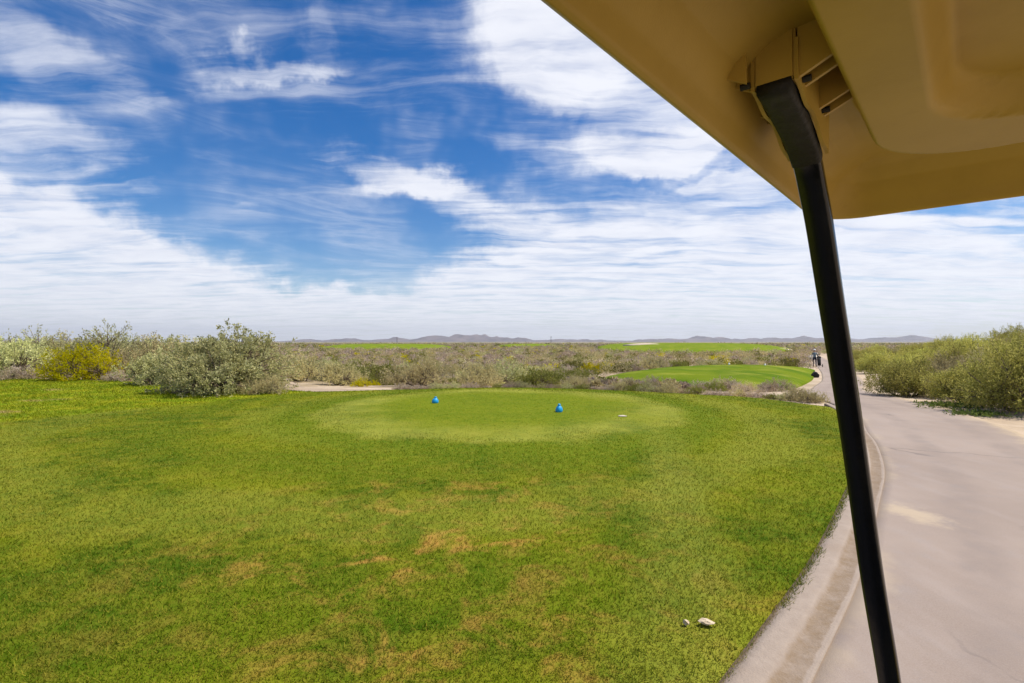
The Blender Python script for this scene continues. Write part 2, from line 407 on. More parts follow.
struct(lawn('sand_wash', smooth_ring([(78, 165), (90, 163), (104, 195), (128, 262), (112, 262), (92, 205)], 2), (97, 200), M['bunker'], .5, 6, .6))
struct(lawn('sand_track', smooth_ring([(-3.6, 15.65), (-5.2, 15.2), (-6.4, 15.3), (-8.2, 17.0), (-8.9, 18.8), (-8.2, 19.0), (-6.9, 16.7), (-5.4, 15.85)], .3), (-6.5, 16.1), M['track'], .03, 5, .0))

# mountains on the horizon
def ridge(name, y0, peaks, depth, seed, base=-12):
    xs = np.arange(-13000, 13000, 32.0); vs = np.linspace(0, 1, 34)
    X, Vv = np.meshgrid(xs, vs)
    prof = np.zeros_like(xs)
    for px, amp, w in peaks:
        cx = (px - 512) / 512 * y0; prof += amp * np.exp(-np.abs((xs - cx) / (w / 512 * y0)) ** 1.6)
    prof = prof * (.62 + .5 * vnoise(xs / 260, xs * 0, seed + 20) + .26 * vnoise(xs / 110, xs * 0, seed + 21))
    rid = 1 - np.abs(vnoise(X / 520, Vv * 4.0, seed) * 2 - 1); rid2 = 1 - np.abs(vnoise(X / 190, Vv * 9, seed + 3) * 2 - 1)
    crest = np.exp(-((Vv - .5) / .24) ** 2)
    Zm = base + prof[None, :] * crest * (.42 + .58 * rid) * (.70 + .5 * rid2) 
    Ym = y0 + (Vv - .5) * depth + (vnoise(X / 900, Vv * 0, seed + 7) - .5) * 500
    V = np.stack([X.ravel(), Ym.ravel(), Zm.ravel()], 1); nx, ny = len(xs), len(vs)
    ii = (np.arange(ny - 1)[:, None] * nx + np.arange(nx - 1)[None, :]).ravel()
    m, t = new_mat('desert_rock'); P = pos(t)
    c = t.mix(t.step(t.noise(P, .004, 6, .65), .35, .65), (.075, .055, .055), (.17, .125, .115))
    finish(t, c, .95, .05)
    struct(mesh_obj(name, V, np.stack([ii, ii + 1, ii + nx + 1, ii + nx], 1), m, smooth=False))
ridge('mountains', 9500, [(465, 190, 20), (436, 110, 16), (500, 95, 20), (520, 55, 30), (395, 85, 28), (345, 80, 12), (308, 60, 22), (705, 140, 14), (680, 70, 26), (742, 65, 22), (800, 90, 13), (775, 60, 30),
                        (830, 70, 26), (645, 60, 12), (600, 45, 24), (915, 110, 18), (880, 70, 26), (955, 60, 30), (1080, 120, 60), (1250, 160, 70), (60, 60, 60), (-120, 140, 80), (560, 40, 30)], 2600, 11)

# ------------------------------------------------------------------ grass blades (nobody could count them)
def grass_blades():
    out_p = []; out_h = []; out_w = []
    bands = 1.9 * (20.5 / 1.9) ** (np.arange(31) / 30)
    for y0, y1 in zip(bands[:-1], bands[1:]):
        ym = (y0 + y1) / 2; dens = 56000 / ym ** 1.8; hh = .0215 + .010 * float(sstep(12, 18, ym)); ww = .0026 + .00100 * ym
        a = (y1 - y0) * (2.6 * y1); n = int(a * dens)
        y = rng.uniform(y0, y1, n); x = rng.uniform(-1.3, 1.3, n) * y1
        k = (np.abs(x) < 1.3 * y + .3) & inside_poly(x, y, LAWN); x, y = x[k], y[k]
        d = np.hypot((x - TEE[0]) * 1.08, y - TEE[1])
        h = hh * rng.uniform(.55, 1.25, len(x)) * (1 - .5 * sstep(4.4, 3.2, d + 1.2 * (vnoise(x, y, 8) - .5)))
        rough = sstep(-.2, .6, (y - 9.1) - 1.65 * (x + 9.1)) * sstep(-3.5, -5.5, x)
        h = h * (1 + 1.6 * rough * vnoise(x * 1.3, y * 1.3, 4)) 
        out_p.append(np.c_[x, y]); out_h.append(h); out_w.append(np.full(len(x), ww))
    P = np.vstack(out_p); H = np.concatenate(out_h); W = np.concatenate(out_w); n = len(P)
    # tufts hanging over the kerb
    ei = rng.integers(0, len(sel) - 1, 7000); et = rng.random((7000, 1))
    keep = vnoise(ei * .9 + et[:, 0] * .9, ei * 0.0, 6) > .35
    e = (sel[ei] * (1 - et) + sel[ei + 1] * et + rng.normal(0, .013, (7000, 2)))[keep]
    e = e[e[:, 1] > 1.6]
    P = np.vstack([P, e]); H = np.r_[H, rng.uniform(.015, .04, len(e))]; W = np.r_[W, np.full(len(e), .006)]; n = len(P)
    z = height(P[:, 0], P[:, 1]) + .052
    a = rng.uniform(0, 2 * math.pi, n); lean = rng.uniform(.2, 1.5, n) * H
    la = rng.uniform(0, 2 * math.pi, n)
    dx, dy = np.cos(a) * W / 2, np.sin(a) * W / 2
    V = np.empty((n, 3, 3))
    V[:, 0] = np.c_[P[:, 0] - dx, P[:, 1] - dy, z]; V[:, 1] = np.c_[P[:, 0] + dx, P[:, 1] + dy, z]
    V[:, 2] = np.c_[P[:, 0] + np.cos(la) * lean, P[:, 1] + np.sin(la) * lean, z + H]
    o = fast_mesh('grass', V.reshape(-1, 3), 3, n, M['blades'])
    tag(o, kind='stuff', label='short green and straw-coloured grass of the lawn in the foreground', cat='grass')
def fast_mesh(name, V, k, n, mat, parent=None):
    me = bpy.data.meshes.new(name)
    me.vertices.add(len(V)); me.vertices.foreach_set('co', V.astype(np.float32).ravel())
    me.loops.add(n * k); me.loops.foreach_set('vertex_index', np.arange(n * k, dtype=np.int32))
    me.polygons.add(n); me.polygons.foreach_set('loop_start', np.arange(0, n * k, k, dtype=np.int32))
    me.materials.append(mat); me.update(calc_edges=True); me.validate()
    return link(bpy.data.objects.new(name, me), parent)
grass_blades()

# ------------------------------------------------------------------ shrubs
def unit(v): return v / (np.linalg.norm(v, axis=-1, keepdims=True) + 1e-9)
def leaves_from(r, base, d, L, per, ll, lw, jit):
    n = len(base); t = r.uniform(.1, 1, (n, per, 1))
    p = base[:, None] + d[:, None] * L[:, None, None] * t + r.normal(0, 1, (n, per, 3)) * jit * (1.15 - .6 * t)
    ld = unit(d[:, None] * .9 + r.normal(0, .65, (n, per, 3)))
    side = unit(np.cross(ld, r.normal(0, 1, (n, per, 3))))
    s = r.uniform(.6, 1.35, (n, per, 1))
    V = np.empty((n, per, 4, 3)); a = ld * ll * s; b = side * lw * s
    V[:, :, 0] = p; V[:, :, 1] = p + a * .5 + b; V[:, :, 2] = p + a; V[:, :, 3] = p + a * .5 - b
    V = V.reshape(-1, 4, 3); V = V[V[:, :, 2].min(1) > .01]
    return V.reshape(-1, 3)
def shrub_geo(seed, R, H, lobes, sprigs, per, ll, lw, sl, up=.55, jit=.03, flat=1.0):
    r = np.random.default_rng(seed)
    ang = np.linspace(0, 2 * math.pi, lobes, endpoint=False) + r.uniform(-.5, .5, lobes)
    rad = R * np.sqrt(r.uniform(.02, .45, lobes)); 
    lr = R * r.uniform(.36, .56, lobes)
    top = H * r.uniform(.70, 1.0, lobes) * (1 - .42 * (rad / R) ** 1.5); top[0] = H; rad[0] *= .4
    lh = np.minimum(top * .58, lr * 1.05)
    c = np.c_[np.cos(ang) * rad, np.sin(ang) * rad, top - lh]
    ex = max(3, lobes // 2); ea = np.linspace(0, 2 * math.pi, ex, endpoint=False) + r.uniform(-.4, .4, ex); er = R * r.uniform(.55, .75, ex)   # low skirt of foliage down to the ground
    et = H * r.uniform(.38, .55, ex); elr = R * r.uniform(.28, .4, ex); elh = et * .55
    c = np.vstack([c, np.c_[np.cos(ea) * er, np.sin(ea) * er, et - elh]]); lr = np.r_[lr, elr]; lh = np.r_[lh, elh]; lobes += ex
    w = lr ** 2; k = r.choice(lobes, sprigs, p=w / w.sum())
    d = unit(r.normal(0, 1, (sprigs, 3)) + np.array([0, 0, .25]))
    q = r.uniform(.35, 1, (sprigs, 1)) ** .5
    bump = .82 + .36 * vnoise(d[:, :1] * 4 + k[:, None], d[:, 1:2] * 4 + d[:, 2:] * 3, seed)
    base = c[k] + d * np.c_[lr[k], lr[k], lh[k]] * q * bump - np.c_[np.zeros(sprigs), np.zeros(sprigs), np.full(sprigs, sl * .5)]
    base[:, 2] = np.abs(base[:, 2]) * .97 + .02
    sd = unit(d * (1 - up) + np.array([0, 0, up]) + r.normal(0, .22, (sprigs, 3)))
    L = sl * r.uniform(.5, 1.35, sprigs)
    V = leaves_from(r, base, sd, L, per, ll, lw, jit)
    # stems: root crown to lobes, then to a share of the sprigs
    segs = []
    for i in range(lobes):
        a = np.array([r.normal(0, .08 * R), r.normal(0, .08 * R), -.08]); b = c[i]; m = (a + b) / 2 + r.normal(0, .07 * R, 3); m[2] = max(m[2], .05)
        segs += [(a, m, .028 * H, .020 * H), (m, b, .020 * H, .011 * H)]
    for j in r.choice(sprigs, min(sprigs, 14 * lobes), replace=False):
        a = c[k[j]] * np.array([.9, .9, .8]); segs.append((a, base[j] + sd[j] * L[j] * .8, .010 * H, .003 * H))
    SV = []; SF = []
    for a, b, ra, rb in segs:
        ax = unit(b - a); u = unit(np.cross(ax, [.3, .7, .2])); v = np.cross(ax, u); o = len(SV)
        for p, rr in ((a, ra), (b, rb)):
            for q3 in range(4): SV.append(p + (u * math.cos(q3 * math.pi / 2) + v * math.sin(q3 * math.pi / 2)) * rr)
        for q3 in range(4): SF.append([o + q3, o + (q3 + 1) % 4, o + 4 + (q3 + 1) % 4, o + 4 + q3])
    return V, np.array(SV), SF
def make_shrub(name, cat, mat, seed, **kw):
    V, SV, SF = shrub_geo(seed, **kw)
    root = bpy.data.objects.new(name, None); root.empty_display_size = .1; link(root)
    root['category'] = cat
    n = len(V) // 4
    fast_mesh('foliage', V, 4, n, M[mat], root)
    mesh_obj('stems', SV, SF, M['bark'], root)
    return root
used = set()
def place(proto, x, y, rz, s, label, group=None, sz=None, sink=.0):
    if proto.name in used:
        o = proto.copy(); link(o)
        for ch in list(proto.children):
            c = ch.copy(); link(c); c.parent = o
    else: o = proto; used.add(proto.name)
    o.location = (x, y, hz(x, y) - sink); o.rotation_euler = (0, 0, rz); o.scale = (s, s, sz or s)
    o['label'] = label
    if group: o['group'] = group
    elif 'group' in o.keys(): del o['group']
    return o
def px(x, d): return (x - 512) / 512 * d

# --- shrubs with a look of their own
big = make_shrub('saltbush', 'bush', 'sage', 21, R=1.85, H=2.05, lobes=13, sprigs=1250, per=26, ll=.07, lw=.018, sl=.24, up=.38, jit=.045)
place(big, px(228, 14.9), 14.9, .4, 1, 'biggest rounded grey-green bush standing forward on the far left edge of the lawn')
b2 = make_shrub('saltbush', 'bush', 'sage', 22, R=.95, H=1.22, lobes=7, sprigs=420, per=24, ll=.06, lw=.016, sl=.2, up=.4, jit=.04)
place(b2, px(151, 17.2), 17.2, 1.0, 1, 'smaller grey-green bush with a dark foot just left of the biggest bush')
yb = make_shrub('flowering_shrub', 'bush', 'yellow', 23, R=1.35, H=1.5, lobes=9, sprigs=420, per=24, ll=.06, lw=.019, sl=.3, up=.5, jit=.05)
place(yb, px(84, 19.6), 19.6, .3, 1, 'bright yellow flowering bush among grey-green bushes at far left')
tall = [make_shrub('saltbush', 'bush', 'sage', 31, R=1.6, H=2.05, lobes=9, sprigs=380, per=24, ll=.085, lw=.017, sl=.5, up=.72, jit=.05),
        make_shrub('saltbush', 'bush', 'straw', 32, R=1.5, H=1.7, lobes=8, sprigs=420, per=24, ll=.075, lw=.016, sl=.34, up=.6, jit=.05),
        make_shrub('saltbush', 'bush', 'sage', 33, R=1.4, H=1.5, lobes=8, sprigs=420, per=24, ll=.07, lw=.016, sl=.26, up=.45, jit=.045)]
place(tall[0], px(100, 22.4), 22.4, 0, 1.12, 'tall feathery grey bush rising behind the yellow flowering bush')
place(tall[1], px(148, 21.6), 21.6, 0, 1.05, 'pale straw-tinged bush behind the smaller grey-green bush with dark foot')
place(tall[2], px(22, 21.0), 21.0, 0, 1.12, 'grey-green bush in the front row left of the yellow flowering bush')
place(tall[0], px(40, 24), 24, 2.1, 1.05, 'tall feathery bush showing above the front bushes at far left')
place(tall[1], px(185, 21.5), 21.5, 2.0, .98, 'straw-coloured bush half hidden behind the left flank of the biggest bush')
GL = 'back row of bushes beyond the left lawn'
for (a, d, pr, s, rz) in ((-30, 21.5, 2, 1.1, .8), (-75, 22, 1, 1.0, 2.6), (-20, 24.5, 1, 1.05, 1.2), (70, 25, 1, 1.05, 4.0), (118, 24.8, 0, .95, 3.3), (170, 25, 2, 1.15, 5), (5, 27, 0, .85, 4.4),
                          (205, 24, 2, 1.05, 1.9), (230, 26, 1, 1.0, 3.0), (255, 24, 1, .9, .6), (140, 29, 1, 1.1, .2), (60, 30, 2, 1.2, .9), (-90, 27, 1, 1.1, .1)):
    place(tall[pr], px(a, d), d, rz, s * 1.1, 'pale bush in the crowded back row beyond the lawn at left', GL)
low = [make_shrub('dry_brush', 'bush', 'dry', 41, R=.75, H=.6, lobes=7, sprigs=260, per=18, ll=.055, lw=.008, sl=.16, up=.4, jit=.03),
       make_shrub('dry_brush', 'bush', 'dry', 42, R=.9, H=.72, lobes=8, sprigs=260, per=18, ll=.06, lw=.009, sl=.2, up=.5, jit=.03),
       make_shrub('desert_shrub', 'bush', 'straw', 43, R=.95, H=.95, lobes=7, sprigs=320, per=18, ll=.07, lw=.011, sl=.3, up=.7, jit=.03),
       make_shrub('desert_shrub', 'bush', 'sage', 44, R=.9, H=.75, lobes=7, sprigs=300, per=18, ll=.055, lw=.013, sl=.2, up=.45, jit=.03),
       make_shrub('desert_shrub', 'bush', 'creosote', 45, R=.85, H=.75, lobes=7, sprigs=300, per=18, ll=.055, lw=.013, sl=.2, up=.5, jit=.03),
       make_shrub('flowering_shrub', 'bush', 'yellow', 46, R=.6, H=.5, lobes=5, sprigs=160, per=18, ll=.045, lw=.013, sl=.16, up=.5, jit=.03)]
place(low[0], px(196, 14.6), 14.6, 0, .75, 'low pale dry brush at the left foot of the biggest bush')
place(low[2], px(268, 14.2), 14.2, 0, .62, 'short straw-coloured clump at the right foot of the biggest bush')
place(low[1], px(20, 19.6), 19.6, 0, .9, 'reddish-grey dry brush on the lawn edge at far left, below the grey-green bush')
place(low[0], px(122, 18.8), 18.8, 2, .8, 'dry grey brush between the yellow flowering bush and smaller grey-green bush')
place(low[3], px(476, 22), 22, 0, 1.15, 'rounded grey-green bush standing directly behind the tee between the two blue markers')
place(low[2], px(300, 19.8), 19.8, 1, 1.15, 'first tall straw-coloured bush right of the biggest bush, beside the sand track')
place(low[2], px(338, 18.6), 18.6, 2.5, .95, 'straw-coloured bush at the right end of the sand track')
place(low[5], px(361, 17.6), 17.6, 0, .6, 'small yellow-green shrub at the lawn edge beside the sand track end')
place(low[4], px(575, 38), 38, 0, 1.3, 'dark olive shrub standing out among the pale desert brush behind the right blue marker')
place(low[1], px(722, 18.6), 18.6, .4, .78, 'widest dark brown brush in the strip between lawn and second tee')
place(low[1], px(775, 18.4), 18.4, 1.4, .72, 'brown brush at the path end of the strip before the second tee')
place(low[0], px(655, 18.7), 18.7, 1.4, .75, 'grey dry brush in the middle of the strip before the second tee')

# --- bank along the right of the path
ol = [make_shrub('bank_bush', 'bush', 'olive', 51, R=1.25, H=1.6, lobes=10, sprigs=1300, per=34, ll=.05, lw=.0085, sl=.34, up=.62, jit=.035),
      make_shrub('bank_bush', 'bush', 'olive', 52, R=.72, H=.95, lobes=6, sprigs=760, per=32, ll=.045, lw=.0075, sl=.26, up=.6, jit=.03),
      make_shrub('bank_bush', 'bush', 'olive', 53, R=.95, H=1.1, lobes=8, sprigs=950, per=32, ll=.045, lw=.008, sl=.3, up=.62, jit=.03),
      make_shrub('bank_bush', 'bush', 'straw', 54, R=.95, H=1.05, lobes=8, sprigs=760, per=32, ll=.05, lw=.008, sl=.32, up=.64, jit=.03)]
place(ol[0], 10.85, 10.5, 0, 1.0, 'tallest feathery olive bush beside the path at the right edge of view', sz=1.12, sink=.1)
place(ol[1], 10.75, 12.1, 0, 1.0, 'second olive bush along the path, dark side above a patch of green weeds')
place(ol[2], 11.0, 14.3, 1, .98, 'farthest of the front olive bushes, beside the post and the sandy verge')
place(ol[3], 11.7, 13.2, 0, .85, 'straw-tinged bush between the two front olive bushes on the right verge')
place(ol[2], 12.4, 11.9, 2.2, 1.15, 'olive bush behind the tallest and the second bush beside the path')
GB = 'bushes crowding the bank right of the path'
spots = [(11.35, 10.4, 1.3), (10.75, 12.1, .8), (11.0, 14.3, .95), (11.7, 13.2, .8), (12.4, 11.9, 1.0)]
r = np.random.default_rng(5); tries = 0; nb = 0
while nb < 150 and tries < 14000:
    tries += 1
    y = 6 + 78 * r.random() ** 1.6; x = r.uniform(8, 14 + 1.25 * y)
    s = float(dist_line([x], [y], MIDC)[0]) - PW / 2
    if s < .9 or s > 34 or x > 1.35 * y + 2: continue
    k = r.choice(4, p=[.2, .22, .33, .25]); sc_ = r.uniform(.75, 1.15) * (1.3 if s > 6 else 1); R0 = [1.25, .72, .95, .95][k] * sc_
    if s < R0 * .75 + .2: continue
    if any((x - a) ** 2 + (y - b) ** 2 < (.70 * (R0 + c)) ** 2 for a, b, c in spots): continue
    spots.append((x, y, R0)); nb += 1
    kind = 'straw-coloured' if k == 3 else 'olive-green'
    zone = 'near' if y < 22 else 'far'
    place(ol[k], x, y, r.uniform(0, 6.28), sc_, f'{kind} bush crowded on the {zone} part of the bank right of the path', f'{GB}, {kind}, {zone} part', sink=.06)

# --- open desert beyond the tee: the nearest as things, the rest as one mass
labels = {0: ('grey dry brush in the open desert beyond the tee', 'dry brush in the open desert'),
          1: ('grey dry brush in the open desert beyond the tee', 'dry brush in the open desert'),
          2: ('straw-coloured shrub in the open desert beyond the tee', 'straw shrubs in the open desert'),
          3: ('grey-green shrub in the open desert beyond the tee', 'grey-green shrubs in the open desert'),
          4: ('olive shrub in the open desert beyond the tee', 'olive shrubs in the open desert'),
          5: ('small yellow-green shrub in the open desert beyond the tee', 'yellow shrubs in the open desert')}
low_R = [.75, .9, .95, .9, .85, .6]
taken = [(o.location.x, o.location.y, .9) for o in bpy.data.objects if o.parent is None and o.type == 'EMPTY' and 'category' in o.keys()]
cand = []
r = np.random.default_rng(12)
cx = r.uniform(-1.25, 1.15, 30000); cy = 16.6 * (650 / 16.6) ** r.random(30000); cx = cx * cy
ok = ~inside_poly(cx, cy, LAWN) & ~inside_poly(cx, cy, GREEN2)
for f in FAIR: ok &= ~inside_poly(cx, cy, f)
dp = dist_line(cx, cy, MIDC); ok &= (dp < -PW / 2 - .9) | (cy > 95)
ok &= ~((cx < -5.5) & (cy < 24) & (cx < -9)) 
lawn_d = np.array([np.min(np.hypot(LAWN[:, 0] - a, LAWN[:, 1] - b)) if b < 30 else 9 for a, b in zip(cx, cy)]); ok &= lawn_d > np.where(cx > -1.5, .18, .6)
g_d = np.array([np.min(np.hypot(GREEN2[:, 0] - a, GREEN2[:, 1] - b)) if b < 60 else 9 for a, b in zip(cx, cy)]); ok &= g_d > .5
# the sand track is kept open, and the line of sight to the second tee stays low
trk = catmull([(-2.2, 16.4), (-4.5, 16.3), (-6.5, 16.4), (-8.6, 18.4)], 6); ok &= np.abs(dist_line(cx, cy, trk)) > .6
cx, cy = cx[ok], cy[ok]
order = np.argsort(cy); grid = {}
def clash(x, y, R):
    c = max(1.0, .03 * y) * 2.2; i, j = int(x // c), int(y // c); key = round(c, 0)
    return c, i, j
nthing = 0; far_list = []
kept = list(taken)
keptA = np.zeros((0, 3))
idx_r = r.permutation(len(cx)); cx, cy = cx[idx_r], cy[idx_r]
acc = np.array(kept)
for x, y in zip(cx, cy):
    patch = vnoise(np.array([x / 9]), np.array([y / 9]), 2)[0]
    p = np.array([.26, .26, .2, .12, .12, .04]) if patch > .45 else np.array([.12, .12, .26, .2, .25, .05])
    k = int(r.choice(6, p=p / p.sum())); s = r.uniform(.6, 1.2)
    if x > 2 and y < 24: s *= .42
    if y > 60: s *= r.uniform(.9, 1.3) * (1 + .9 * float(sstep(120, 500, y)))
    s *= r.choice([.7, 1.0, 1.0, 1.35]); R0 = low_R[k] * s; sp = .86 if y < 60 else 1.0
    d = np.hypot(acc[:, 0] - x, acc[:, 1] - y)
    if np.any(d < sp * (acc[:, 2] + R0)): continue
    acc = np.vstack([acc, [x, y, R0]])
    far_list.append((x, y, k, s))
far_list.sort(key=lambda q: q[1] / (q[3] + .3))
NTH = 190
for i, (x, y, k, s) in enumerate(far_list[:NTH]):
    lab, grp = labels[k]
    if x > 2 and y < 24:
        lab = lab.replace('in the open desert beyond the tee', 'in the low strip between the lawn and the second tee'); grp = grp.replace('in the open desert', 'in the low strip')
    elif y < 24.5: lab = lab.replace('in the open desert', 'in the front rank of the desert just'); grp = grp.replace('the open desert', 'the front rank of the desert')
    place(low[k], x, y, r.uniform(0, 6.28), s, lab, grp, sink=.03)
BACK = catmull([(-3.6, 15.35), (-1.6, 15.75), (0, 16.0), (3, 15.2), (5.1, 14), (6.6, 12.9), (7.3, 12.3)], 10)
BACK = resample(BACK, .27)
for i, p in enumerate(BACK):
    nrm = np.array([.25, .97]); q = p + nrm * r.uniform(.22, .75)
    k = int(r.choice([0, 1, 2, 3, 4], p=[.34, .26, .2, .1, .1])); s = r.uniform(.2, .42)
    place(low[k], q[0], q[1], r.uniform(0, 6.28), s, 'small %s tuft right behind the far edge of the lawn' % ['grey dry', 'grey dry', 'straw-coloured', 'grey-green', 'olive'][k], '%s tufts along the far edge of the lawn' % ['grey', 'grey', 'straw', 'grey-green', 'olive'][k], sink=.02)
mm = {0: 'dry', 1: 'dry', 2: 'straw', 3: 'sage', 4: 'creosote', 5: 'yellow'}
Vs = []; Fm = []
names = ['dry', 'straw', 'sage', 'creosote', 'yellow']
for (x, y, k, s) in far_list[NTH:]:
    q = np.random.default_rng(int(abs(x * 131 + y * 17)) + 1)
    n = int(np.clip(15000 / y, 60, 230)); R0 = low_R[k] * s; H0 = R0 * (.9 if k != 2 else 1.05)
    d = unit(q.normal(0, 1, (n, 3))); d[:, 2] = np.abs(d[:, 2])
    p = d * np.array([R0, R0, H0]) * q.uniform(.45, 1.0, (n, 1))
    p[:, 2] += .02
    L = float(np.clip(y * .0026, .11, .8)); sd = unit(d * .5 + np.array([0, 0, .5]) + q.normal(0, .3, (n, 3)))
    V_ = leaves_from(q, p, sd, np.full(n, L * .6), 1, L, L * .3, L * .15) + np.array([x, y, hz(x, y)])
    Vs.append(V_); Fm.append(np.full(len(V_) // 4, names.index(mm[k])))
Vs = np.vstack(Vs); Fm = np.concatenate(Fm)
o = fast_mesh('desert_scrub', Vs, 4, len(Vs) // 4, M['dry'])
o.data.materials.clear()
for nme in names: o.data.materials.append(M[nme])
o.data.polygons.foreach_set('material_index', Fm.astype(np.int32))
tag(o, 'low mixed desert scrub spreading away to the horizon', 'scrub', kind='stuff')

# low weeds under the second bush
for i, (x, y, s) in enumerate(((9.85, 11.5, 1.0), (9.35, 10.3, .8))):
    rr = np.random.default_rng(80 + i)
    b = np.c_[rr.normal(0, .32, 130), rr.normal(0, .22, 130), np.full(130, .02)]
    V_ = leaves_from(rr, b, unit(rr.normal(0, .5, (130, 3)) + [0, 0, .7]), np.full(130, .1), 8, .06, .014, .02)
    o = fast_mesh('weed', V_ * s, 4, len(V_) // 4, M['weed']); o.location = (x, y, hz(x, y))
    tag(o, ['larger patch of low green weeds on the sand below the second olive bush', 'smaller patch of low green weeds on the sandy verge nearer the tallest bush'][i], 'weed')

# ------------------------------------------------------------------ small things
def tee_marker(name, mat, x, y, H, label, z0=.055):
    bm = bmesh.new(); prof = [(0, 0), (.36, 0), (.46, .06), (.50, .2), (.47, .42), (.36, .62), (.22, .74), (.17, .8), (.20, .86), (.19, .93), (.11, .985), (0, 1)]
    n = 20; rows = [[bm.verts.new((math.cos(a * 2 * math.pi / n) * p[0] * H, math.sin(a * 2 * math.pi / n) * p[0] * H * .85, p[1] * H)) for a in range(n)] for p in prof[1:-1]]
    for q in range(len(rows) - 1):
        for a in range(n): bm.faces.new((rows[q][a], rows[q][(a + 1) % n], rows[q + 1][(a + 1) % n], rows[q + 1][a]))
    bm.faces.new(rows[0][::-1]); bm.faces.new(rows[-1])
    o = bm_obj(name, bm, mat, smooth=True); o.location = (x, y, hz(x, y) + z0 - .005)
    return tag(o, label, 'tee marker')
tee_marker('tee_marker', M['blue'], px(435, 11.6), 11.6, .155, 'blue tee marker on the left side of the mown tee').rotation_euler = (0, .12, .3)
tee_marker('tee_marker', M['blue'], px(559, 10.15), 10.15, .17, 'blue tee marker on the right side of the mown tee').rotation_euler = (0.05, -.06, 1.2)
tee_marker('tee_marker', M['white'], px(729, 38), 38, .16, 'small white tee marker on the left of the second tee', .53)
tee_marker('tee_marker', M['white'], px(765, 36), 36, .16, 'small white tee marker on the right of the second tee', .53)
def lump(name, mat, x, y, z, size, seed, label, cat, rz=0):
    bm = bmesh.new(); bmesh.ops.create_icosphere(bm, subdivisions=2 if 'chip' in name else 3, radius=1)
    for v in bm.verts:
        c = v.co; k = (.45 + 1.1 * rng.random() if 'chip' in name else .75) + .5 * float(vnoise(np.array([c.x * 1.7 + seed]), np.array([c.y * 1.7 + c.z * 1.3]), seed)[0])
        v.co = Vector((c.x * size[0] * k, c.y * size[1] * k, c.z * size[2] * k))
    o = bm_obj(name, bm, mat, smooth=False); o.location = (x, y, hz(x, y) + z); o.rotation_euler = (0, 0, rz)
    return tag(o, label, cat)
lump('stone_plate', M['plate'], px(622, 9.55), 9.55, .06, (.085, .07, .016), 3, 'flat pale plate set in the turf at the right of the tee', 'plate')
lump('wood_chip', M['chip'], px(705.5, 2.6), 2.6, .078, (.027, .016, .009), 5, 'larger pale chip lying on the grass near the kerb', 'chip', -.4)
lump('wood_chip', M['chip'], px(686, 2.6), 2.6, .075, (.012, .011, .008), 8, 'smaller pale chip lying on the grass left of the larger chip', 'chip', .5)
lump('boulder', M['rock'], 19.3, 32.6, .12, (.24, .22, .26), 6, 'low dark lump on the edge of the second tee beside the path', 'boulder')
lump('boulder', M['palerock'], 43, 73, .25, (.7, .6, .55), 9, 'pale yellow rock beside the far end of the path', 'boulder')
lump('boulder', M['palerock'], px(494, 23.2), 21.6, .05, (.16, .14, .11), 13, 'small pale rock right of the rounded bush behind the tee', 'boulder')
for (x, y, H, lab) in ((px(397, 700), 700, 10.5, 'left thin utility pole far off on the horizon'), (px(551, 760), 760, 12.5, 'right thin utility pole far off on the horizon')):
    p = thing('utility_pole', lab, 'pole', (x, y, hz(x, y)))
    bm = bmesh.new(); bmesh.ops.create_cone(bm, cap_ends=True, segments=8, radius1=.35, radius2=.25, depth=H, matrix=Matrix.Translation((0, 0, H / 2))); bm_obj('pole', bm, M['pole'], p)
    bm = bmesh.new(); bmesh.ops.create_cube(bm, size=1, matrix=Matrix.Translation((0, -.32, H * .9)) @ Matrix.Diagonal((2.6, .16, .2, 1))); bm_obj('crossarm', bm, M['pole'], p)

